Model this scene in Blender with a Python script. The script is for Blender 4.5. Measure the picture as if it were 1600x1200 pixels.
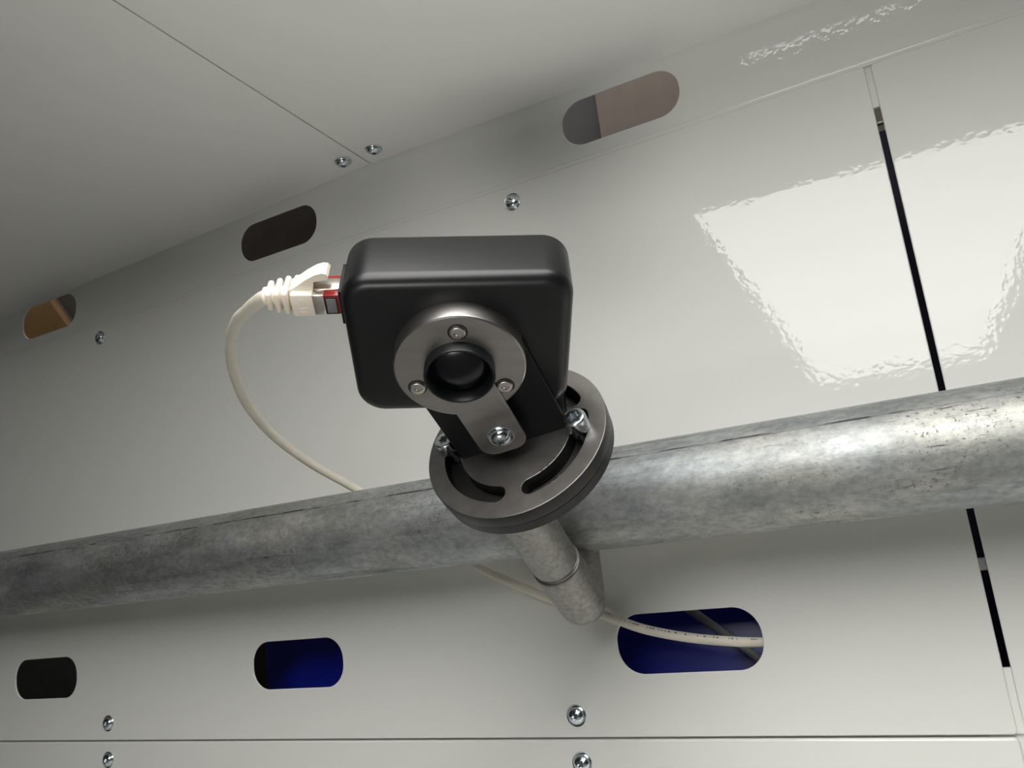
import bpy, bmesh, math, random
from mathutils import Vector, Matrix, Euler

random.seed(7)
for o in list(bpy.data.objects):
    bpy.data.objects.remove(o)
SC = bpy.context.scene
COL = SC.collection
H0 = 2.0                                   # eye height; the coordinates below are metres relative to it

# ------------------------------------------------------------------ camera, world, lamp, exposure
Rm = Matrix(((0.88454087, 0.19375982, 0.4243166),
             (0.45350854, -0.14433159, -0.87948758),
             (-0.10916706, 0.97037391, -0.21553893)))      # columns: right, up, backward
cam_d = bpy.data.cameras.new('camera')
cam = bpy.data.objects.new('camera', cam_d)
COL.objects.link(cam)
cam.matrix_world = Matrix.Translation((0, 0, H0)) @ Rm.to_4x4()
cam_d.sensor_width = 36.0
cam_d.lens = 36.0 * 1243.9 / 1600.0
cam_d.clip_start = 0.01
cam_d.clip_end = 100
SC.camera = cam

LAMP_POWER = 9.0
AMBIENT = 0.015
world = bpy.data.worlds.new('room_light')
SC.world = world
world.use_nodes = True
wb = world.node_tree.nodes['Background']
wb.inputs[0].default_value = (1.0, 0.985, 0.95, 1)
wb.inputs[1].default_value = AMBIENT

fill_d = bpy.data.lights.new('ceiling_fill', 'AREA')       # unseen fill light added low in front, aimed up to brighten the ceiling
fill_d.shape = 'RECTANGLE'; fill_d.size = 0.3; fill_d.size_y = 0.2; fill_d.spread = 0.7
fill_d.energy = 0.28
fill_d.color = (1.0, 0.985, 0.95)
fill_o = bpy.data.objects.new('ceiling_fill', fill_d)
COL.objects.link(fill_o)
fill_o.location = (-0.02, -0.45, H0 - 0.45)
fill_o.rotation_euler = (Vector((-0.06, 0.16, H0 + 0.28)) - fill_o.location).to_track_quat('-Z', 'Y').to_euler()

SC.view_settings.view_transform = 'Standard'
SC.view_settings.look = 'None'
SC.view_settings.gamma = 1.0
SC.view_settings.use_curve_mapping = False
SC.view_settings.exposure = 0.0

# ------------------------------------------------------------------ materials
def new_mat(name):
    m = bpy.data.materials.new(name)
    m.use_nodes = True
    nt = m.node_tree
    b = nt.nodes['Principled BSDF']
    tc = nt.nodes.new('ShaderNodeTexCoord')
    return m, nt, b, tc

def noise(nt, vec, scale, detail=3.0, rough=0.55):
    n = nt.nodes.new('ShaderNodeTexNoise')
    n.inputs['Scale'].default_value = scale
    n.inputs['Detail'].default_value = detail
    n.inputs['Roughness'].default_value = rough
    nt.links.new(vec, n.inputs['Vector'])
    return n

def ramp(nt, fac, stops):
    r = nt.nodes.new('ShaderNodeValToRGB')
    e = r.color_ramp.elements
    while len(e) < len(stops):
        e.new(0.5)
    for el, (p, c) in zip(e, stops):
        el.position = p
        el.color = (*c, 1) if len(c) == 3 else c
    nt.links.new(fac, r.inputs[0])
    return r

def mapping(nt, vec, scale):
    mp = nt.nodes.new('ShaderNodeMapping')
    mp.inputs['Scale'].default_value = scale
    nt.links.new(vec, mp.inputs['Vector'])
    return mp.outputs[0]

def bump(nt, b, height, strength, dist):
    n = nt.nodes.new('ShaderNodeBump')
    n.inputs['Strength'].default_value = strength
    n.inputs['Distance'].default_value = dist
    nt.links.new(height, n.inputs['Height'])
    nt.links.new(n.outputs[0], b.inputs['Normal'])

def simple(name, c, rough=0.5, metal=0.0, nscale=60.0, var=0.12, bump_s=0.0, spec=0.5, coat=0.0, stretch=(1, 1, 1)):
    m, nt, b, tc = new_mat(name)
    v = mapping(nt, tc.outputs['Object'], stretch)
    n = noise(nt, v, nscale)
    r = ramp(nt, n.outputs['Fac'], [(0.25, tuple(x * (1 - var) for x in c)), (0.75, tuple(min(1, x * (1 + var)) for x in c))])
    nt.links.new(r.outputs[0], b.inputs['Base Color'])
    b.inputs['Roughness'].default_value = rough
    b.inputs['Metallic'].default_value = metal
    b.inputs['Specular IOR Level'].default_value = spec
    b.inputs['Coat Weight'].default_value = coat
    if bump_s:
        bump(nt, b, n.outputs['Fac'], bump_s, 0.0005)
    return m

def paint(name, c, rough):
    m, nt, b, tc = new_mat(name)
    v = tc.outputs['Object']
    n1 = noise(nt, v, 2.5)
    r = ramp(nt, n1.outputs['Fac'], [(0.3, tuple(x * 0.975 for x in c)), (0.7, c)])
    nt.links.new(r.outputs[0], b.inputs['Base Color'])
    b.inputs['Roughness'].default_value = rough
    b.inputs['Specular IOR Level'].default_value = 0.34
    n2 = noise(nt, v, 330.0, 1.5, 0.4)
    bump(nt, b, n2.outputs['Fac'], 0.07, 0.0006)
    return m

M = {}
M['paint'] = paint('glossy_white_powder_coat', (0.765, 0.772, 0.737), 0.025)
M['ceil_paint'] = paint('satin_white_powder_coat', (0.78, 0.78, 0.75), 0.17)
M['black'] = simple('satin_black_anodised', (0.0035, 0.0038, 0.0046), 0.36, 0.0, 300, 0.15, 0.03, 0.42)
M['blackplate'] = simple('matt_black_plate', (0.005, 0.005, 0.006), 0.5, 0.0, 200, 0.15, 0.03, 0.3)
M['steel'] = simple('brushed_stainless', (0.37, 0.355, 0.338), 0.34, 1.0, 220, 0.10, 0.02, stretch=(0.15, 1, 1))
M['gun'] = simple('burnished_dark_steel', (0.21, 0.198, 0.187), 0.40, 0.9, 120, 0.18, 0.03)
M['gunrim'] = simple('dark_steel_rim', (0.032, 0.031, 0.030), 0.42, 0.6, 120, 0.18, 0.03)
M['zinc'] = simple('bright_zinc', (0.66, 0.72, 0.75), 0.20, 1.0, 500, 0.15, 0.02)
M['alu'] = simple('raw_cast_aluminium', (0.30, 0.29, 0.275), 0.45, 0.85, 420, 0.28, 0.35)
M['cable'] = simple('cream_cable_jacket', (0.66, 0.62, 0.53), 0.45, 0.0, 80, 0.05, 0.0)
M['boot'] = simple('cream_moulded_boot', (0.76, 0.69, 0.58), 0.38, 0.0, 80, 0.04, 0.0)
M['ink'] = simple('grey_print', (0.10, 0.10, 0.12), 0.6)
M['floorgrey'] = simple('grey_floor', (0.22, 0.215, 0.205), 0.6, 0.0, 8, 0.1)
M['greycable'] = simple('grey_cable_jacket', (0.16, 0.16, 0.17), 0.5, 0.0, 80, 0.05)
def weld():
    m, nt, b, tc = new_mat('weld_line')
    n = noise(nt, mapping(nt, tc.outputs['Object'], (0.25, 1, 1)), 120, 4, 0.7)
    c = ramp(nt, n.outputs['Fac'], [(0.44, (0.10, 0.10, 0.105)), (0.56, (0.40, 0.41, 0.41))])
    nt.links.new(c.outputs[0], b.inputs['Base Color'])
    b.inputs['Roughness'].default_value = 0.6
    b.inputs['Metallic'].default_value = 0.7
    return m
M['weld'] = weld()
M['red'] = simple('red_plastic', (0.22, 0.012, 0.010), 0.25, 0.0, 90, 0.1)
M['shield'] = simple('nickel_shield', (0.62, 0.58, 0.53), 0.28, 1.0, 200, 0.1)
M['lens'] = simple('dark_lens_glass', (0.002, 0.002, 0.004), 0.22, 0.0, 60, 0.1, 0.0, 0.3, 0.0)
M['tube'] = simple('black_lens_barrel', (0.005, 0.006, 0.007), 0.42, 0.0, 300, 0.1, 0.0, 0.35)
M['blue'] = simple('deep_blue_plastic', (0.004, 0.012, 0.30), 0.28, 0.0, 30, 0.1)
M['navy'] = simple('navy_sheet', (0.012, 0.013, 0.035), 0.6, 0.0, 30, 0.1)
M['tan'] = simple('tan_board', (0.40, 0.335, 0.28), 0.7, 0.0, 30, 0.06)
M['grey'] = simple('grey_sheet', (0.16, 0.155, 0.15), 0.6, 0.0, 30, 0.08)
M['brown'] = simple('dark_brown_board', (0.13, 0.105, 0.088), 0.7, 0.0, 30, 0.15)
M['orange'] = simple('ochre_board', (0.38, 0.22, 0.085), 0.7, 0.0, 40, 0.12, stretch=(0.2, 1, 1))
M['darkgreen'] = simple('dark_green_grey_sheet', (0.11, 0.125, 0.105), 0.6, 0.0, 40, 0.3)

def galvanised():
    m, nt, b, tc = new_mat('galvanised_steel')
    v = tc.outputs['Object']
    def mul(a, c, fac=1.0, mode='MULTIPLY'):
        mx = nt.nodes.new('ShaderNodeMix'); mx.data_type = 'RGBA'; mx.blend_type = mode
        if isinstance(fac, float):
            mx.inputs[0].default_value = fac
        else:
            nt.links.new(fac, mx.inputs[0])
        nt.links.new(a, mx.inputs[6]); nt.links.new(c, mx.inputs[7])
        return mx.outputs[2]
    n1 = noise(nt, mapping(nt, v, (0.45, 1, 1)), 60, 6, 0.68)           # spangle patches drawn out along the tube
    col = ramp(nt, n1.outputs['Fac'], [(0.34, (0.28, 0.305, 0.31)), (0.50, (0.37, 0.39, 0.395)), (0.68, (0.49, 0.505, 0.505))]).outputs[0]
    nw = noise(nt, mapping(nt, v, (0.3, 1, 1)), 24, 3, 0.6)             # warm, slightly brassy zinc
    warm = ramp(nt, nw.outputs['Fac'], [(0.42, (1, 1, 1)), (0.62, (1.0, 0.93, 0.80))]).outputs[0]
    col = mul(col, warm, 0.6)
    n2 = noise(nt, mapping(nt, v, (0.05, 1, 1)), 160, 4, 0.62)          # drawing lines along the tube
    col = mul(col, ramp(nt, n2.outputs['Fac'], [(0.28, (0.45, 0.44, 0.43)), (0.42, (1, 1, 1))]).outputs[0], 0.6)
    ng = noise(nt, mapping(nt, v, (0.7, 1, 1)), 330, 4, 0.7)            # fine grain
    col = mul(col, ramp(nt, ng.outputs['Fac'], [(0.30, (0.72, 0.74, 0.76)), (0.50, (1, 1, 1)), (0.72, (1.28, 1.28, 1.26))]).outputs[0], 0.85)
    n5 = noise(nt, mapping(nt, v, (0.12, 1.2, 1.2)), 420, 3, 0.7)       # short dark scuffs
    n6 = noise(nt, mapping(nt, v, (0.35, 1, 1)), 30, 3, 0.6)
    scuff = ramp(nt, n5.outputs['Fac'], [(0.30, (0.22, 0.21, 0.20)), (0.38, (1, 1, 1))]).outputs[0]
    msk = ramp(nt, n6.outputs['Fac'], [(0.48, (0, 0, 0)), (0.60, (1, 1, 1))]).outputs[0]
    col = mul(col, scuff, msk)
    nd = noise(nt, v, 700, 2, 0.6)                                      # fine pits
    col = mul(col, ramp(nt, nd.outputs['Fac'], [(0.33, (0.42, 0.41, 0.41)), (0.40, (1, 1, 1))]).outputs[0], msk)
    nt.links.new(col, b.inputs['Base Color'])
    n3 = noise(nt, mapping(nt, v, (0.4, 1, 1)), 70, 5, 0.65)
    rr = ramp(nt, n3.outputs['Fac'], [(0.3, (0.46, 0.46, 0.46)), (0.7, (0.66, 0.66, 0.66))])
    nt.links.new(rr.outputs[0], b.inputs['Roughness'])
    b.inputs['Metallic'].default_value = 0.80
    bump(nt, b, n1.outputs['Fac'], 0.35, 0.0009)
    return m
M['galv'] = galvanised()

def emissive(name, col, s):
    m, nt, b, tc = new_mat(name)
    n = noise(nt, tc.outputs['Object'], 4.0, 1.0)
    r = ramp(nt, n.outputs['Fac'], [(0.3, tuple(x * 0.97 for x in col)), (0.7, col)])
    b.inputs['Base Color'].default_value = (0.8, 0.8, 0.8, 1)
    nt.links.new(r.outputs[0], b.inputs['Emission Color'])
    b.inputs['Emission Strength'].default_value = s
    return m
M['fill_rear'] = emissive('rear_fill_emitter', (1.0, 0.985, 0.96), 2.0)  # emitter of the fill light added behind the wall
M['lamp'] = emissive('lamp_diffuser', (1.0, 0.985, 0.96), LAMP_POWER)

# ------------------------------------------------------------------ helpers
def link(name, me, mat, parent=None, smooth=True, angle=35):
    o = bpy.data.objects.new(name, me)
    COL.objects.link(o)
    if mat and not me.materials:
        me.materials.append(M[mat])
    if parent:
        o.parent = parent
    if smooth:
        for p in me.polygons:
            p.use_smooth = True
        me.set_sharp_from_angle(angle=math.radians(angle))
    return o

def fin(name, bm, mat, parent=None, smooth=True, angle=35):
    bmesh.ops.recalc_face_normals(bm, faces=bm.faces)
    me = bpy.data.meshes.new(name)
    bm.to_mesh(me); bm.free()
    return link(name, me, mat, parent, smooth, angle)

def tag(o, label=None, cat=None, group=None, kind=None):
    if label: o['label'] = label
    if cat: o['category'] = cat
    if group: o['group'] = group
    if kind: o['kind'] = kind
    return o

def empty(name, mw=None):
    o = bpy.data.objects.new(name, None)
    o.empty_display_size = 0.01
    COL.objects.link(o)
    if mw is not None:
        o.matrix_world = mw
    return o

def frame(ax, ay, az, at):
    return Matrix(((ax[0], ay[0], az[0], at[0]), (ax[1], ay[1], az[1], at[1]), (ax[2], ay[2], az[2], at[2] + H0), (0, 0, 0, 1)))

def lathe(bm, prof, seg=64, mx=Matrix(), closed=False):
    """revolve (r, z) profile about local z"""
    rings = []
    for r, z in prof:
        if r < 1e-7:
            rings.append([bm.verts.new(mx @ Vector((0, 0, z)))])
        else:
            rings.append([bm.verts.new(mx @ Vector((r * math.cos(2 * math.pi * k / seg), r * math.sin(2 * math.pi * k / seg), z))) for k in range(seg)])
    pairs = list(zip(rings[:-1], rings[1:]))
    if closed:
        pairs.append((rings[-1], rings[0]))
    for a, b in pairs:
        for k in range(seg):
            k2 = (k + 1) % seg
            if len(a) == 1 and len(b) == 1:
                continue
            if len(a) == 1:
                bm.faces.new((a[0], b[k], b[k2]))
            elif len(b) == 1:
                bm.faces.new((a[k], a[k2], b[0]))
            else:
                bm.faces.new((a[k], a[k2], b[k2], b[k]))
    return bm

def box(bm, x0, x1, y0, y1, z0, z1, bev=0.0, mx=Matrix()):
    vs = [bm.verts.new(mx @ Vector((x, y, z))) for x in (x0, x1) for y in (y0, y1) for z in (z0, z1)]
    f = [(0, 1, 3, 2), (4, 6, 7, 5), (0, 4, 5, 1), (2, 3, 7, 6), (0, 2, 6, 4), (1, 5, 7, 3)]
    fs = [bm.faces.new([vs[i] for i in q]) for q in f]
    if bev:
        es = {e for q in fs for e in q.edges}
        bmesh.ops.bevel(bm, geom=list(es), offset=bev, segments=2, affect='EDGES', profile=0.5)
    return bm

def outline_plate(name, loops, t, mat, parent=None, bev=0.0, mx=Matrix(), bev_res=2):
    """flat plate from 2D loops (first is the rim, others are holes), thickness t below local z = 0"""
    cu = bpy.data.curves.new(name + '_outline', 'CURVE')
    cu.dimensions = '2D'; cu.fill_mode = 'BOTH'
    cu.extrude = t / 2 - bev
    cu.bevel_depth = bev; cu.bevel_resolution = bev_res
    cu.offset = -bev
    for lp in loops:
        sp = cu.splines.new('POLY')
        sp.points.add(len(lp) - 1)
        for p, (x, y) in zip(sp.points, lp):
            p.co = (x, y, 0, 1)
        sp.use_cyclic_u = True
    tmp = bpy.data.objects.new('outline', cu)
    COL.objects.link(tmp)
    dg = bpy.context.evaluated_depsgraph_get()
    me = bpy.data.meshes.new_from_object(tmp.evaluated_get(dg))
    bpy.data.objects.remove(tmp); bpy.data.curves.remove(cu)
    me.name = name
    me.materials.clear()
    me.transform(mx @ Matrix.Translation((0, 0, -t / 2)))
    return link(name, me, mat, parent, True, 30)

def rrect(x0, x1, y0, y1, r, seg=8):
    pts = []
    for cx, cy, a0 in ((x1 - r, y1 - r, 0), (x0 + r, y1 - r, 90), (x0 + r, y0 + r, 180), (x1 - r, y0 + r, 270)):
        for k in range(seg + 1):
            a = math.radians(a0 + 90 * k / seg)
            pts.append((cx + r * math.cos(a), cy + r * math.sin(a)))
    return pts

def stadium(cx, cy, w, h, seg=16, r=None):
    r = h / 2 * 0.97 if r is None else r
    return rrect(cx - w / 2, cx + w / 2, cy - h / 2, cy + h / 2, r, seg)

def circle(cx, cy, r, n=48):
    return [(cx + r * math.cos(2 * math.pi * k / n), cy + r * math.sin(2 * math.pi * k / n)) for k in range(n)]

def arc_slot(cx, cy, r, hw, a0, a1, n=32):
    a0, a1 = math.radians(a0), math.radians(a1)
    pts = []
    for k in range(n + 1):
        a = a0 + (a1 - a0) * k / n
        pts.append((cx + (r + hw) * math.cos(a), cy + (r + hw) * math.sin(a)))
    ex, ey = cx + r * math.cos(a1), cy + r * math.sin(a1)
    for k in range(1, 8):
        a = a1 + math.pi * k / 8
        pts.append((ex + hw * math.cos(a), ey + hw * math.sin(a)))
    for k in range(n + 1):
        a = a1 + (a0 - a1) * k / n
        pts.append((cx + (r - hw) * math.cos(a), cy + (r - hw) * math.sin(a)))
    ex, ey = cx + r * math.cos(a0), cy + r * math.sin(a0)
    for k in range(1, 8):
        a = a0 + math.pi + math.pi * k / 8
        pts.append((ex + hw * math.cos(a), ey + hw * math.sin(a)))
    return pts

def screw_bm(r, h, flange=0.0, lobes=6, style='dome', mx=Matrix(), seg=48):
    """screw head on local z = 0 with a lobed driver recess"""
    bm = bmesh.new()
    prof = []
    if flange:
        prof += [(flange, 0.0), (flange, 0.0006), (flange * 0.97, 0.0008)]
    if style == 'dome':
        for k in range(9):
            a = math.radians(90 * k / 9)
            rr = r * math.cos(a)
            if rr > r * 0.50:
                prof.append((rr, 0.0006 + h * math.sin(a)))
    else:
        prof += [(r, 0.0), (r, h * 0.86), (r * 0.95, h * 0.96), (r * 0.88, h)]
    zt = prof[-1][1]
    rin = min(prof[-1][0] * 0.86, r * 0.52)
    rings = []
    for rr, z in prof:
        rings.append([(rr, z)] * seg)
    lob = [rin * (0.86 + 0.16 * math.cos(lobes * 2 * math.pi * k / seg)) for k in range(seg)]
    rings.append([(x, zt + (h * 0.05 if style == 'dome' else 0)) for x in lob])
    rings.append([(x * 0.93, zt - h * 0.45) for x in lob])
    vr = []
    for rg in rings:
        vr.append([bm.verts.new(mx @ Vector((rr * math.cos(2 * math.pi * k / seg), rr * math.sin(2 * math.pi * k / seg), z))) for k, (rr, z) in enumerate(rg)])
    for a, b in zip(vr[:-1], vr[1:]):
        for k in range(seg):
            bm.faces.new((a[k], a[(k + 1) % seg], b[(k + 1) % seg], b[k]))
    bm.faces.new(vr[-1])
    bm.faces.new(list(reversed(vr[0])))
    return bm

def tube_bm(pts, r, seg=16, bm=None, caps=True):
    """round tube through points (parallel transported)"""
    bm = bm or bmesh.new()
    pts = [Vector(p) for p in pts]
    rad = r if isinstance(r, (list, tuple)) else [r] * len(pts)
    t0 = (pts[1] - pts[0]).normalized()
    nrm = t0.orthogonal().normalized()
    rings = []
    prev = t0
    for i, p in enumerate(pts):
        t = ((pts[min(i + 1, len(pts) - 1)] - pts[max(i - 1, 0)])).normalized()
        ax = prev.cross(t)
        if ax.length > 1e-9:
            nrm = Matrix.Rotation(prev.angle(t), 3, ax.normalized()) @ nrm
        nrm = (nrm - t * nrm.dot(t)).normalized()
        b = t.cross(nrm)
        prev = t
        rings.append([bm.verts.new(p + rad[i] * (math.cos(2 * math.pi * k / seg) * nrm + math.sin(2 * math.pi * k / seg) * b)) for k in range(seg)])
    for a, b in zip(rings[:-1], rings[1:]):
        for k in range(seg):
            bm.faces.new((a[k], a[(k + 1) % seg], b[(k + 1) % seg], b[k]))
    if caps:
        bm.faces.new(list(reversed(rings[0]))); bm.faces.new(rings[-1])
    return bm

def spline(ctrl, per=10):
    P = [Vector(c) for c in ctrl]
    P = [2 * P[0] - P[1]] + P + [2 * P[-1] - P[-2]]
    out = []
    for i in range(1, len(P) - 2):
        p0, p1, p2, p3 = P[i - 1:i + 3]
        for k in range(per):
            t = k / per
            out.append(0.5 * ((2 * p1) + (-p0 + p2) * t + (2 * p0 - 5 * p1 + 4 * p2 - p3) * t * t + (-p0 + 3 * p1 - 3 * p2 + p3) * t ** 3))
    out.append(P[-2])
    return out

# ------------------------------------------------------------------ the setting: white sheet metal enclosure
D = 0.42                                     # distance to the back wall
XS, ZB, ZT = 0.0465 * D, -0.2297 * D, 0.543 * D     # vertical seam, bottom seam, top of the panels
GAP = 0.0030
# plates are drawn in (x, z) and stand facing the camera: local (x, y, z) -> world (x, -z, y)
WALLM = Matrix(((1, 0, 0, 0), (0, 0, -1, D), (0, 1, 0, H0), (0, 0, 0, 1)))
T = 0.0015
XL, XR, ZLOW = -1.10, 0.62, -0.50

wall = tag(empty('wall_back', WALLM), 'glossy white powder coated sheet metal back wall of bolted panels', kind='structure')
lower_slots = [stadium(x * D, -0.1192 * D, 0.181 * D, 0.0722 * D, r=0.0325 * D) for x in (-2.138, -1.5217, -0.9065, -0.2850)]
lower_slots += [stadium(0.335 * D, -0.1192 * D, 0.181 * D, 0.0722 * D, r=0.0325 * D)]
b_ = 0.0006
p = outline_plate('panel', [rrect(XL, XS - GAP / 2, ZB + 0.0004, ZT, 0.002)] + lower_slots[:4], T, 'paint', wall, b_)
tag(p, 'large glossy white upper wall panel with a row of oblong slots')
p = outline_plate('panel', [rrect(XS + GAP / 2, XR, ZB + 0.0004, ZT, 0.002), lower_slots[4]], T, 'paint', wall, b_)
tag(p, 'glossy white wall panel right of the black seam')
p = outline_plate('panel', [rrect(XL, XS - GAP / 2, ZLOW, ZB - 0.0008, 0.002)], 0.003, 'paint', wall, 0.0011)
tag(p, 'white wall panel below the horizontal seam')
p = outline_plate('panel', [rrect(XS + GAP / 2, XR, ZLOW, ZB - 0.0008, 0.002)], 0.003, 'paint', wall, 0.0011)
tag(p, 'small white wall panel corner at lower right')
# flanges of the frame behind the seams
bm = bmesh.new()
box(bm, XS - 0.012, XS + 0.012, 0.487 * D, ZT + 0.004, -T - 0.0022, -T - 0.0002)
fin('seam_strip', bm, 'paint', wall, False)
bm = bmesh.new()
box(bm, XS - 0.012, XS + 0.012, ZB + 0.0004, -0.164 * D, -T - 0.0022, -T - 0.0002)
box(bm, XS - 0.012, XS + 0.012, ZLOW, ZB + 0.0004, -0.0038, -0.0031)
fin('seam_strip', bm, 'paint', wall, False)
bm = bmesh.new()
box(bm, XL, XR, ZB - 0.012, ZB + 0.012, -0.0060, -0.0038)
fin('seam_strip', bm, 'paint', wall, False)
bm = bmesh.new()
box(bm, XS - 0.006, XS + 0.006, -0.0655 * D, -0.052 * D, -T - 0.006, -T - 0.003, 0.0005)
box(bm, XS - 0.006, XS + 0.006, 0.4685 * D, 0.4715 * D, -T - 0.006, -T - 0.003, 0.0003)
fin('seam_clip', bm, 'alu', wall, False)
# wall screws
sc_me = None
for x, z in ((-1.367, 0.5154), (-0.4479, 0.516), (-1.3425, -0.2005), (-0.4436, -0.2022), (-1.3425, -0.2606), (-0.4435, -0.2592)):
    if sc_me is None:
        o = fin('screw', screw_bm(0.0047, 0.0030, 0.0057), 'zinc', wall, True, 40)
        sc_me = o.data
        tag(o, 'zinc plated button head screw')
    else:
        o = link('screw', sc_me, None, wall, False)
        o['label'] = 'zinc plated button head screw'
    o.location = (x * D, z * D, 0.0)
    o.rotation_euler = (0, 0, random.uniform(0, 1))

# perforated rail between wall and ceiling, folded forward out of the wall plane
TILT = math.radians(14.0)
BR = 0.008
RZ, RF = ZT + BR * math.sin(TILT), 0.0003 + BR * (1 - math.cos(TILT))
RAILM = WALLM @ Matrix.Translation((0, RZ, RF)) @ Matrix.Rotation(TILT, 4, 'X')
rail = tag(empty('trim_1', RAILM), 'white perforated sheet metal rail with oblong slots under the ceiling', kind='structure')
def on_rail(px, pz):                # slot corner given on the wall plane -> same sight line on the leaning rail
    h = (pz * (D - RF) - RZ) / (math.cos(TILT) + pz * math.sin(TILT))
    return (px * (D - RF - h * math.sin(TILT)), h)
rs = [(-2.160, 0.5985, 0.175), (-1.5295, 0.5985, 0.174), (-0.9025, 0.6000, 0.1745), (-0.2680, 0.6030, 0.174), (0.360, 0.605, 0.174)]
rail_loops = [rrect(XL, XR, 0.0, 0.052, 0.0005)] + [[on_rail(*q) for q in stadium(x, z, w, 0.070, r=0.0325)] for x, z, w in rs]
p = outline_plate('slotted_strip', rail_loops, T, 'paint', rail, 0.0003)
bm = bmesh.new()                    # rounded fold at the foot of the rail
RI = RAILM.inverted() @ WALLM
fold = []
for k in range(9):
    a = TILT * k / 8
    fold.append((ZT + BR * math.sin(a), 0.0003 + BR * (1 - math.cos(a))))
fold = [(ZT - 0.0006, 0.0003)] + fold
for q in ([[bm.verts.new(RI @ Vector((x, z, f - dz))) for z, f in fold] for x in (XL, XR)] for dz in (0.0, 0.0012)):
    for k in range(len(fold) - 1):
        bm.faces.new((q[0][k], q[1][k], q[1][k + 1], q[0][k + 1]))
bm.verts.ensure_lookup_table()
nf = len(fold)
for o_ in (0, nf - 1):
    bm.faces.new([bm.verts[o_], bm.verts[nf + o_], bm.verts[3 * nf + o_], bm.verts[2 * nf + o_]])
fin('fold', bm, 'paint', rail, True, 40)

# ceiling panels: local (x, y) -> world (x, y), seen from below
ceil = tag(empty('ceiling', Matrix.Translation((0, 0, H0))), 'white sheet metal ceiling of two bolted panels', kind='structure')
DC = D - RF - 0.0430 * math.sin(TILT)      # depth at which ceiling and rail meet
XC = -0.694 * DC
def ceil_panel(x0, x1, z0, z1, lab, YF):
    a = math.atan2(z1 - z0, x1 - x0)
    L = (x1 - x0) / math.cos(a)
    mx = Matrix.Translation((x0, 0, z0)) @ Matrix.Rotation(-a, 4, 'Y') @ Matrix.Rotation(math.pi, 4, 'X')
    y0, y1 = [D - RF - (z - RZ) / math.cos(TILT) * math.sin(TILT) - 0.0009 for z in (z0, z1)]
    o = outline_plate('panel', [[(0.0004, -y0), (L - 0.0004, -y1), (L - 0.0004, -YF), (0.0004, -YF)]], T, 'ceil_paint', ceil, 0.0004, mx)
    tag(o, lab)
    bm = bmesh.new()
    box(bm, 0.0, L, YF - 0.0015, YF, 0.0, 0.018, 0, Matrix.Translation((x0, 0, z0)) @ Matrix.Rotation(-a, 4, 'Y'))
    fin('panel_lip', bm, 'ceil_paint', ceil, False)
    return mx
mL = ceil_panel(-1.10, XC, 0.6615 * DC - 0.0256 * (XC + 1.10), 0.6615 * DC, 'white ceiling panel left of the diagonal seam', 0.178)
mR = ceil_panel(XC, XR, 0.6615 * DC, 0.6615 * DC - 0.0131 * (XR - XC), 'white ceiling panel right of the diagonal seam', 0.197)
bm = bmesh.new()
box(bm, XC - 0.012, XC + 0.012, 0.199, DC + 0.006, 0.6615 * DC + 0.0022, 0.6615 * DC + 0.004)
fin('seam_strip', bm, 'ceil_paint', ceil, False)
CEIL_SCREWS = ((-0.3033 * DC / D, 0.4039 * DC / D, 0.6600 * DC), (-0.2774 * DC / D, 0.4038 * DC / D, 0.6612 * DC))
for x, y, z in CEIL_SCREWS:
    o = link('screw', sc_me, None, ceil, False)
    o['label'] = 'zinc plated button head screw'
    o.location = (x, y, z)
    o.rotation_euler = (math.pi, 0, random.uniform(0, 1))

# grey floor and an added white ledge bouncing light up, both below the frame
FLOORZ = -0.52
bm = bmesh.new()
box(bm, -2.2, 2.2, -3.0, 1.6, FLOORZ - 0.02, FLOORZ)
fl_ = fin('floor', bm, 'floorgrey', None, False)
fl_.location.z = H0
bm = bmesh.new()
box(bm, -0.70, XR, 0.29, D - 0.002, -0.203, -0.200, 0.0006)
box(bm, -0.70, XR, 0.29, 0.2925, -0.22, -0.200, 0.0006)
lg_ = fin('bounce_ledge', bm, 'ceil_paint', None, False)
lg_.location.z = H0
tag(lg_, 'unseen white ledge added below the frame to bounce light onto the wall', kind='structure')
tag(fl_, 'grey floor below the frame', kind='structure')

# ------------------------------------------------------------------ things behind the slots
def board(name, label, cat, mat, x0, x1, y0, y1, z0, z1, rim_mat=None, rot=0.0):
    e = empty(name, Matrix.Translation(((x0 + x1) / 2, (y0 + y1) / 2, H0 + z0)) @ Matrix.Rotation(rot, 4, 'Y'))
    tag(e, label, cat)
    w, d, h = (x1 - x0) / 2, (y1 - y0) / 2, z1 - z0
    bm = bmesh.new(); box(bm, -w, w, -d, d, 0, h, 0.002)
    fin('face_sheet', bm, mat, e)
    for a in (-w, w - 0.008):
        bm = bmesh.new()
        box(bm, a, a + 0.008, d - 0.001, d + 0.006, 0.0, h, 0.0008)
        fin('edge_strip', bm, rim_mat or mat, e)
    return e

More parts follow.
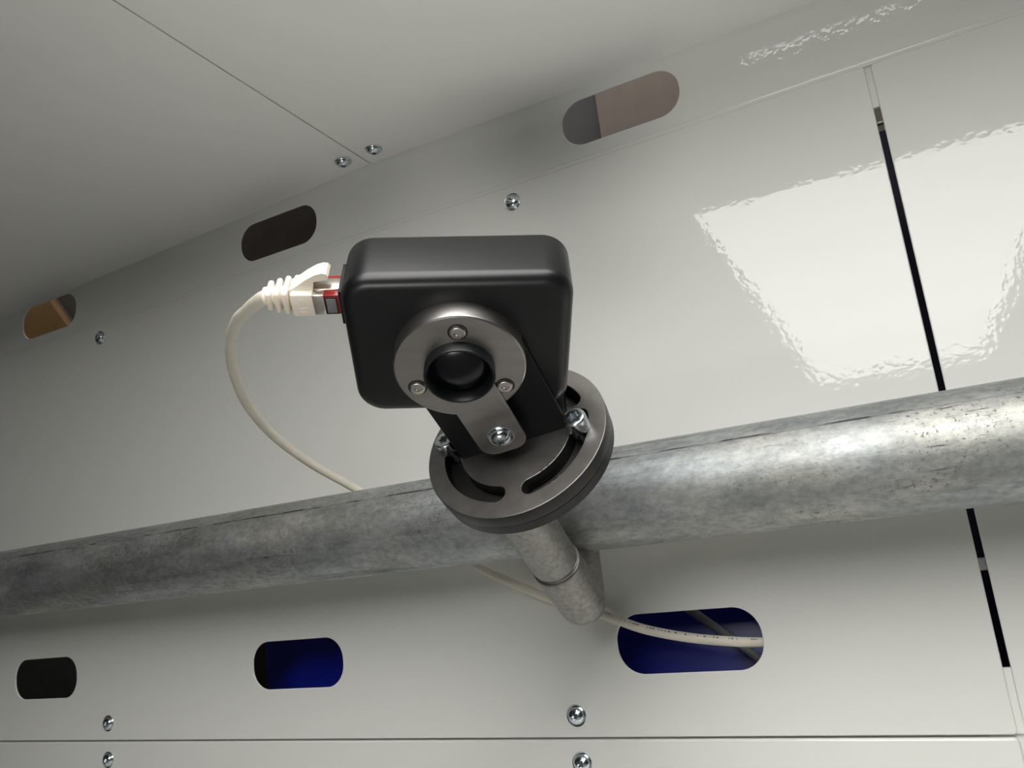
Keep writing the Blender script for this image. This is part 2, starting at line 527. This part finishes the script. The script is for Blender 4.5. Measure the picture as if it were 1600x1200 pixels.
# ------------------------------------------------------------------ lamp in the room
LH = 0.35
def lamp(name, label, x0, x1, y0, y1, z, mat='lamp'):
    e = empty(name, Matrix.Translation(((x0 + x1) / 2, (y0 + y1) / 2, H0 + z)))
    tag(e, label, 'ceiling lamp')
    w, d = (x1 - x0) / 2, (y1 - y0) / 2
    bm = bmesh.new(); box(bm, -w, w, -d, d, 0.004, 0.02)
    fin('diffuser', bm, mat, e, False)
    bm = bmesh.new()
    for a in ((-w - 0.02, -w, -d - 0.02, d + 0.02), (w, w + 0.02, -d - 0.02, d + 0.02), (-w, w, -d - 0.02, -d), (-w, w, d, d + 0.02)):
        box(bm, *a, 0.0, 0.05)
    fin('lamp_frame', bm, 'ceil_paint', e, False)
    return e
lamp('ceiling_lamp', 'long white ceiling lamp panel mirrored in the glossy right wall panel', -0.455 * LH, 0.57 * LH, 2 * D - 6.05 * LH, 0.16, LH)

# ------------------------------------------------------------------ galvanised pipe
PY, PZ, PR = 0.371, 0.0245, 0.02415
pipe = empty('galvanised_pipe', frame((0, 0, -1), (0, 1, 0), (1, 0, 0), (0, PY, PZ)))
pipe.matrix_world = Matrix.Translation((0, PY, H0 + PZ))
tag(pipe, 'weathered galvanised steel pipe running across the white wall', 'pipe')
bm = bmesh.new()
n = 40
prof = [(PR, -1.08 + 1.68 * k / n) for k in range(n + 1)]
prof = [(PR - 0.003, -1.08)] + prof + [(PR - 0.003, 0.60)]
lathe(bm, prof, 96, Matrix.Rotation(math.pi / 2, 4, 'Y'), closed=True)
fin('tube', bm, 'galv', pipe, True, 60)
bm = bmesh.new()          # weld seam of the tube
a = math.radians(118)
tube_bm([(-1.07 + 1.66 * k / 60, -PR * math.cos(math.radians(43)), PR * math.sin(math.radians(43))) for k in range(61)], 0.00045, 6, bm)
tag(fin('weld_seam', bm, 'weld', pipe), 'dark broken weld line')

# ------------------------------------------------------------------ mount: elbow, rod, discs, bracket
X2 = Vector((0.9767, 0.1609, 0.1420)); ND = Vector((0.0580, -0.8351, 0.5471))
X2 = (X2 - ND * X2.dot(ND) / ND.length_squared).normalized(); ND = ND.normalized(); Y2 = ND.cross(X2)
CD = Vector((-0.1322, 0.2710, 0.0458)); RD = 0.0366
mount = empty('pipe_mount', frame(X2, Y2, ND, CD))
tag(mount, 'dark slotted disc mount with an aluminium elbow arm fixed under the pipe', 'mount')
MI = mount.matrix_world.inverted()
EB = Vector((-0.155, 0.371, -0.0223))
ax0 = Vector((-0.0158, 0.0011, 0))          # rod axis in the disc's own frame
zE = -0.1221
# cast elbow
LR = 0.0118
eloc = Vector((ax0.x, ax0.y, zE))
upl = (MI.to_3x3() @ Vector((0, 0, 1))).normalized()
bm = bmesh.new()
pts = [eloc + Vector((0, 0, 0.0355)), eloc + Vector((0, 0, 0.0350)), eloc + Vector((0, 0, 0.0345))]
pts += [eloc + Vector((0, 0, z)) for z in (0.03, 0.02, 0.01, 0.0)]
tube_bm(pts, [LR * 0.90, LR * 0.97, LR, LR, LR, LR, LR], 48, bm)
tube_bm([eloc + upl * z for z in (0, 0.01, 0.02, 0.03, 0.040)], LR * 1.0, 48, bm)
bmesh.ops.create_uvsphere(bm, u_segments=48, v_segments=24, radius=LR * 1.0, matrix=Matrix.Translation(eloc))
tag(fin('elbow', bm, 'alu', mount, True, 60), 'grainy cast aluminium elbow under the pipe')
# rod
bm = bmesh.new()
lathe(bm, [(0, zE + 0.030), (0.0098, zE + 0.030), (0.0098, zE + 0.0362), (0.0110, zE + 0.0372), (0.0112, zE + 0.038), (0.0112, -0.0110), (0, -0.0110)], 64, Matrix.Translation(ax0))
fin('rod', bm, 'alu', mount, True, 40)
bm = bmesh.new()
lathe(bm, [(0.0102, zE + 0.0352), (0.0108, zE + 0.0356), (0.0108, zE + 0.0362), (0.0102, zE + 0.0366)], 64, Matrix.Translation(ax0), closed=True)
fin('collar_ring', bm, 'steel', mount)
# two discs
slots = [arc_slot(0, 0, 0.0262, 0.0034, -79, 2), arc_slot(0, 0, 0.0262, 0.0034, -189, -108)]
slots += [arc_slot(0, 0, 0.0262, 0.0034, 22, 84), arc_slot(0, 0, 0.0262, 0.0034, 100, 150)]
d1 = outline_plate('slotted_disc', [circle(0, 0, RD, 128)] + slots, 0.0060, 'gun', mount, 0.0003)
tag(d1, 'dark burnished steel disc with curved slots')
d1.data.materials.append(M['gunrim'])
for pl in d1.data.polygons:
    if abs(pl.normal.z) < 0.6:
        pl.material_index = 1
bm = bmesh.new()
lathe(bm, [(0, -0.0064), (RD - 0.0012, -0.0064), (RD - 0.0004, -0.0066), (RD - 0.0004, -0.0109), (RD - 0.0009, -0.0113), (0, -0.0113)], 128)
tag(fin('base_disc', bm, 'gunrim', mount, True, 30), 'black lower disc')
bm = bmesh.new()        # countersink marks beside the right slot
for rr, aa in ((0.0226, -62.7), (0.0298, -58.8)):
    cx, cy = rr * math.cos(math.radians(aa)), rr * math.sin(math.radians(aa))
    s = 1 if rr > 0.026 else -1
    mid = math.atan2(cy, cx) + (0 if s > 0 else math.pi)
    c0 = Vector((0.0262 * math.cos(math.radians(-60.7)), 0.0262 * math.sin(math.radians(-60.7)), 0.0))
    tube_bm([c0 + Vector((0.0040 * math.cos(mid + t), 0.0040 * math.sin(mid + t), 0.0)) for t in [-0.5 + 0.1 * k for k in range(11)]], 0.00022, 6, bm)
fin('countersink_rim', bm, 'shield', mount)
# clamp screws standing in the slots
def mount_screw(x, y, r, h):
    e = fin('clamp_screw', screw_bm(r, h, 0, 6, 'cyl'), 'zinc', mount, True, 40)
    e.location = (x, y, 0.0002)
    bm = bmesh.new()
    lathe(bm, [(0, 0.0), (0.0022, 0.0), (0.0022, -0.0062), (0, -0.0062)], 24)
    s = fin('shank', bm, 'zinc', e)
    return e
mount_screw(0.0257, -0.0052, 0.0044, 0.0062)
mount_screw(-0.0271, 0.0040, 0.0040, 0.0062)

# bracket plate and tab: local frame of the upright plate is x = X2, up = ND, out = -Y2
SR = 0.2674
CR = Vector((-0.1277, 0.2260, 0.0643))
NR = -Y2
def ring_to_mount():
    c = MI @ Vector((CR.x, CR.y, CR.z + H0))
    # local (x, y, z) = (X2, ND, NR) -> mount axes (x, z, -y)
    return Matrix(((1, 0, 0, c.x), (0, 0, -1, c.y), (0, 1, 0, c.z), (0, 0, 0, 1)))
RM = ring_to_mount()
foot = -(RM.translation.z)                 # disc face in the plate's own height
pl_ = outline_plate('bracket_plate', [rrect(-0.0217, 0.0222, foot, 0.0, 0.0012)], 0.0017, 'blackplate', mount, 0.0002, RM @ Matrix.Translation((0, 0, -0.0060)))
tag(pl_, 'matt black upright bracket plate')
bm = bmesh.new()
box(bm, -0.0217, 0.0222, foot, foot + 0.004, -0.026, -0.0077, 0.0004, RM)
fin('bracket_foot', bm, 'blackplate', mount)
tab_outline = rrect(-0.0098, 0.0083, -0.0432, 0.002, 0.0058)
tab_outline = [q for q in tab_outline if q[1] < -0.02]
a0, a1 = math.atan2(-0.0088, 0.0083), math.atan2(-0.0072, -0.0098)
tab_outline += [(0.01215 * math.cos(a0 + (a1 - a0) * k / 16), 0.01215 * math.sin(a0 + (a1 - a0) * k / 16)) for k in range(17)]
tab = outline_plate('bracket_tab', [tab_outline], 0.0013, 'steel', mount, 0.00025, RM @ Matrix.Translation((0, 0, 0.0014)))
tag(tab, 'brushed steel tab with rounded end')
bm = bmesh.new()
lathe(bm, [(0, -0.0062), (0.0042, -0.0062), (0.0042, 0.0002), (0, 0.0002)], 32, RM @ Matrix.Translation((0.0, -0.0345, 0)))
fin('spacer', bm, 'blackplate', mount)
bm = screw_bm(0.0037, 0.0026, 0.0046, 6, 'dome')
ts = fin('tab_screw', bm, 'zinc', mount, True, 40)
ts.matrix_local = RM @ Matrix.Translation((0.0, -0.0345, 0.0014))
bm = bmesh.new()
lathe(bm, [(0.0030, 0.0), (0.0051, 0.0), (0.0051, 0.0005), (0.0030, 0.0005)], 40, closed=True)
ws = fin('washer', bm, 'zinc', ts, True)
ws.location = (0, 0, -0.0002)

# ------------------------------------------------------------------ sensor camera
W0 = Vector((0.8780, 0.4718, -0.0810)); W0 = (W0 - NR * W0.dot(NR)).normalized(); U0 = NR.cross(W0)
CH = CR - NR * 0.0078
unit = empty('inspection_camera', frame(W0, U0, NR, CH))
tag(unit, 'black box camera with round steel lens flange hanging above the pipe', 'camera')
# housing: rounded box with filleted front and rear edges
def loft(bm, sections, seg=10):
    rings = []
    for z, inset, r in sections:
        pts = rrect(-0.0379 + inset, 0.0381 - inset, -0.0283 + inset, 0.0316 - inset, r, seg)
        rings.append([bm.verts.new((x, y, z)) for x, y in pts])
    for a, b in zip(rings[:-1], rings[1:]):
        for k in range(len(a)):
            bm.faces.new((a[k], a[(k + 1) % len(a)], b[(k + 1) % len(b)], b[k]))
    bm.faces.new(rings[-1]); bm.faces.new(list(reversed(rings[0])))
bm = bmesh.new()
DEP, CRD = 0.0255, 0.0098
secs = []
f2 = 0.0022
for k in range(7):
    a = math.radians(90 * k / 6)
    secs.append((-DEP + f2 * (1 - math.sin(a)), f2 * (1 - math.cos(math.pi / 2 - (math.pi / 2 - a))), 0))
secs = [(-DEP + f2 * (1 - math.cos(math.radians(15 * k))), f2 * (1 - math.sin(math.radians(15 * k)))) for k in range(7)]
f1 = 0.0044
secs += [(-f1 + f1 * math.sin(math.radians(11.25 * k)), f1 * (1 - math.cos(math.radians(11.25 * k)))) for k in range(9)]
loft(bm, [(z, i, max(CRD - i * 0.8, 0.002)) for z, i in secs])
fin('housing', bm, 'black', unit, True, 40)
bm = bmesh.new()     # rear cover seam
lo = rrect(-0.0381, 0.0383, -0.0285, 0.0318, 0.0099, 10)
# flange ring
RR = 0.0226
bm2 = bmesh.new()
lathe(bm2, [(0.0118, 0.0), (RR - 0.0004, 0.0), (RR - 0.0002, 0.0066), (RR - 0.0003, 0.0073), (RR - 0.0008, 0.0078), (0.0118, 0.0078)], 128, closed=True)
fl = fin('flange_ring', bm2, 'steel', unit, True, 30)
tag(fl, 'brushed steel lens flange')
lo_ring = [(0.0, 0.0159), (-0.0147, -0.0080), (0.0151, -0.0081)]
for x, y in lo_ring:
    s = fin('flange_screw', screw_bm(0.0025, 0.0010, 0.0, 6, 'cyl', seg=36), 'shield', fl, True, 40)
    s.location = (x, y, 0.0078)
    bm2 = bmesh.new()
    lathe(bm2, [(0.0027, 0.0), (0.0033, 0.0), (0.0033, 0.00012), (0.0027, 0.00012)], 36, closed=True)
    c = fin('counterbore', bm2, 'gunrim', fl, True)
    c.location = (x, y, 0.0078)
# lens barrel and glass
bm.free()
bm = bmesh.new()
lathe(bm, [(0.0, 0.002), (0.0119, 0.002), (0.0120, 0.0116), (0.0118, 0.0120), (0.0112, 0.0120), (0.0108, 0.0114), (0.0104, 0.0100), (0.0102, 0.0070), (0.0, 0.0070)], 96)
lb = fin('lens_barrel', bm, 'tube', unit, True, 30)
bm = bmesh.new()
lathe(bm, [(0.0101, 0.0076), (0.0085, 0.0086), (0.0064, 0.0094), (0.0035, 0.0100), (0.0, 0.0102)], 64)
tag(fin('lens_glass', bm, 'lens', lb, True, 60), 'dark domed lens')
# network socket in the left side
bm = bmesh.new()
for a in ((-0.0388, -0.0372, 0.0106, 0.0236, -0.0205, -0.0190), (-0.0388, -0.0372, 0.0106, 0.0236, -0.0060, -0.0045),
          (-0.0388, -0.0372, 0.0222, 0.0236, -0.0205, -0.0045), (-0.0388, -0.0372, 0.0106, 0.0120, -0.0205, -0.0045)):
    box(bm, *a)
fin('socket', bm, 'blackplate', unit, False)

# ------------------------------------------------------------------ network cable with its plug
plug0 = unit.matrix_world @ Matrix.Translation((-0.0378, 0.0168, -0.0125))
cable = empty('network_cable', plug0)
tag(cable, 'cream network cable looping from the black camera to a wall slot', 'cable')
CI = cable.matrix_world.inverted()
HH, WN = 0.0041, 0.0058            # half height, half depth of the plug
bm = bmesh.new(); box(bm, -0.0066, 0.004, -HH * 0.97, HH * 0.97, -WN * 0.97, WN * 0.97, 0.0004)
tp = tag(fin('plug_tip', bm, 'red', cable, True), 'red plug body')
bm = bmesh.new(); box(bm, -0.0064, -0.0022, -HH * 0.93, HH * 0.72, WN * 0.97 - 0.0003, WN * 0.97 + 0.00012, 0.0001)
fin('window_frame', bm, 'blackplate', tp)
bm = bmesh.new(); box(bm, -0.0058, -0.0026, -HH * 0.78, HH * 0.62, WN * 0.97 - 0.0003, WN * 0.97 + 0.0003, 0.0001)
fin('contact_window', bm, 'grey', tp)
bm = bmesh.new(); box(bm, -0.0104, -0.0064, -HH, HH, -WN, WN, 0.0004)
sh = tag(fin('plug_shield', bm, 'shield', cable, True), 'nickel shield sleeve')
bm = bmesh.new(); box(bm, -0.0100, -0.0010, HH - 0.0004, HH + 0.0006, -0.003, 0.003, 0.0002)
fin('latch', bm, 'shield', sh)
# moulded boot
bm = bmesh.new(); box(bm, -0.0176, -0.0100, -HH - 0.0004, HH + 0.0004, -WN - 0.0003, WN + 0.0003, 0.0008)
prof = [(-0.0176, 0.0030), (-0.0168, 0.0038), (-0.0101, 0.0038), (-0.0094, 0.0078), (-0.0046, 0.0084), (-0.0042, 0.0098), (-0.0048, 0.0108), (-0.0062, 0.0111), (-0.0085, 0.0105), (-0.0120, 0.0085), (-0.0160, 0.0056), (-0.0180, 0.0046)]
va = [bm.verts.new((x, y, -0.0030)) for x, y in prof]; vb = [bm.verts.new((x, y, 0.0034)) for x, y in prof]
bm.faces.new(va); bm.faces.new(list(reversed(vb)))
for k in range(len(va)):
    k2 = (k + 1) % len(va); bm.faces.new((va[k], va[k2], vb[k2], vb[k]))
bt = fin('boot', bm, 'boot', cable, True, 40)
for k in range(3):
    bm = bmesh.new()
    x = -0.0184 - 0.0029 * k
    s = 1.0 - 0.10 * k
    box(bm, x - 0.0021, x, -(HH + 0.0002) * s, (HH + 0.0006) * s, -WN * s * 0.95, WN * s * 0.95, 0.0009)
    fin('boot_rib', bm, 'boot', bt, True, 50)
bm = bmesh.new(); lathe(bm, [(0, -0.0175), (0.0036, -0.0175), (0.0031, -0.0275), (0, -0.0275)], 32, Matrix.Rotation(math.pi / 2, 4, 'Y') @ Matrix.Rotation(0, 4, 'Z'))
fin('boot_core', bm, 'boot', bt)
bm = bmesh.new()     # small raised marks on the boot
tube_bm([Vector((-0.0135 + 0.0009 * math.cos(t * 0.52), 0.0016 + 0.0009 * math.sin(t * 0.52), WN + 0.0003)) for t in range(13)], 0.00018, 6, bm)
box(bm, -0.0146, -0.0124, -0.0011, -0.0007, WN + 0.0002, WN + 0.0005)
box(bm, -0.0146, -0.0124, -0.0026, -0.0022, WN + 0.0002, WN + 0.0005)
fin('raised_mark', bm, 'boot', bt, False)
def pt(r, y):                      # point on a direction at depth y
    return Vector((r[0] * y / r[1], y, r[2] * y / r[1]))
CABLE_PTS = []
boot_end = plug0 @ Vector((-0.0262, 0, 0)); boot_in = plug0 @ Vector((-0.018, 0, 0))
CABLE_PTS = [
    (-0.1916, 0.2000, 0.0972), (-0.2037, 0.2080, 0.0991), (-0.2232, 0.2220, 0.1025), (-0.2503, 0.2450, 0.1036), (-0.2741, 0.2700, 0.0996), (-0.2936, 0.2980, 0.0912),
    (-0.3046, 0.3280, 0.0797), (-0.3046, 0.3580, 0.0659), (-0.2937, 0.3850, 0.0500), (-0.2662, 0.4000, 0.0247), (-0.2341, 0.4080, 0.0004), (-0.1938, 0.4120, -0.0211),
    (-0.1656, 0.4140, -0.0315), (-0.1541, 0.4155, -0.0367), (-0.1394, 0.4165, -0.0426), (-0.1184, 0.4180, -0.0479), (-0.0983, 0.4210, -0.0513), (-0.0830, 0.4255, -0.0533),
    (-0.0637, 0.4350, -0.0557), (-0.0387, 0.4550, -0.0591), (0.02, 0.50, -0.075)]
pts = [Vector(p) + Vector((0, 0, H0)) for p in CABLE_PTS]
path = spline([boot_in, boot_end] + pts, 8)
path = [CI @ p for p in path]
bm = tube_bm(path, 0.00245, 20)
jk = fin('jacket', bm, 'cable', cable, True, 60)
# unreadable line of grey print along the jacket where it crosses the slot
bm = bmesh.new()
wp = spline(pts, 40)
i0 = 12 * 40
run = 0
for i in range(i0, 17 * 40 - 6, 3):
    if random.random() < 0.45:
        continue
    a, b = wp[i], wp[i + random.choice((1, 2))]
    t = (b - a).normalized()
    out = Vector((0, -1, 0.9)); out = (out - t * out.dot(t)).normalized(); sd = t.cross(out)
    q = [a + out * 0.00249 + sd * 0.0004, a + out * 0.00249 - sd * 0.0004, b + out * 0.00249 - sd * 0.0004, b + out * 0.00249 + sd * 0.0004]
    bm.faces.new([bm.verts.new(CI @ v) for v in q])
fin('print_line', bm, 'ink', cable, False)

# ------------------------------------------------------------------ things behind the slots
FZ = FLOORZ
blue = board('storage_crate', 'deep blue glossy crate close behind the two right lower wall slots', 'crate', 'blue', -0.462, 0.006, 0.476, 0.60, FZ, -0.018)
bm = bmesh.new(); box(bm, -0.234, 0.234, -0.069, -0.062, -FZ - 0.030, -FZ - 0.018, 0.001)
fin('crate_rim', bm, 'navy', blue)
board('dark_green_sheet', 'dark green grey sheet behind the leftmost lower wall slot', 'sheet', 'darkgreen', -1.00, -0.60, 0.52, 0.54, FZ, 0.02)
board('navy_sheet', 'dark navy sheet standing behind the long black wall seam', 'sheet', 'navy', -0.10, 0.42, 0.66, 0.67, FZ, 0.30)
board('tan_board', 'tan board seen through the upper right rail slot', 'board', 'tan', -0.285, 0.30, 0.950, 0.962, FZ, 0.75)
board('grey_sheet', 'grey sheet beside the tan board in the upper right rail slot', 'sheet', 'grey', -0.62, -0.22, 1.000, 1.010, FZ, 0.80)
board('brown_board', 'dark brown board behind the middle rail slot', 'board', 'brown', -0.72, -0.46, 0.600, 0.612, FZ, 0.48)
board('ochre_board', 'ochre board with slanted edge behind the leftmost rail slot', 'board', 'orange', -1.4235, -1.0235, 0.800, 0.815, 0.2005, 0.6005, 'brown', math.radians(-40.5))
board('dark_brown_post', 'dark brown post beside the ochre board in the leftmost rail slot', 'post', 'brown', -1.42, -1.10, 0.830, 0.850, FZ, 0.75)
lamp('ceiling_lamp', 'unseen fill lamp added to light the boards behind the perforated rail', -1.6, 0.5, 0.50, 0.72, 1.10, 'fill_rear')  # added fill light so the boards behind the slots are lit
cd2 = empty('grey_cable', Matrix.Translation((-0.1085, 0.458, H0 - 0.052)))
tag(cd2, 'dim grey cable crossing diagonally behind the lower right wall slot', 'cable')
bm = tube_bm(spline([(-0.06, 0.006, 0.048), (-0.024, 0.0, 0.0195), (0.0, 0.0, 0.0), (0.016, 0.0, -0.014), (0.045, 0.004, -0.042)], 8), 0.0024, 14)
fin('jacket', bm, 'greycable', cd2, True, 60)
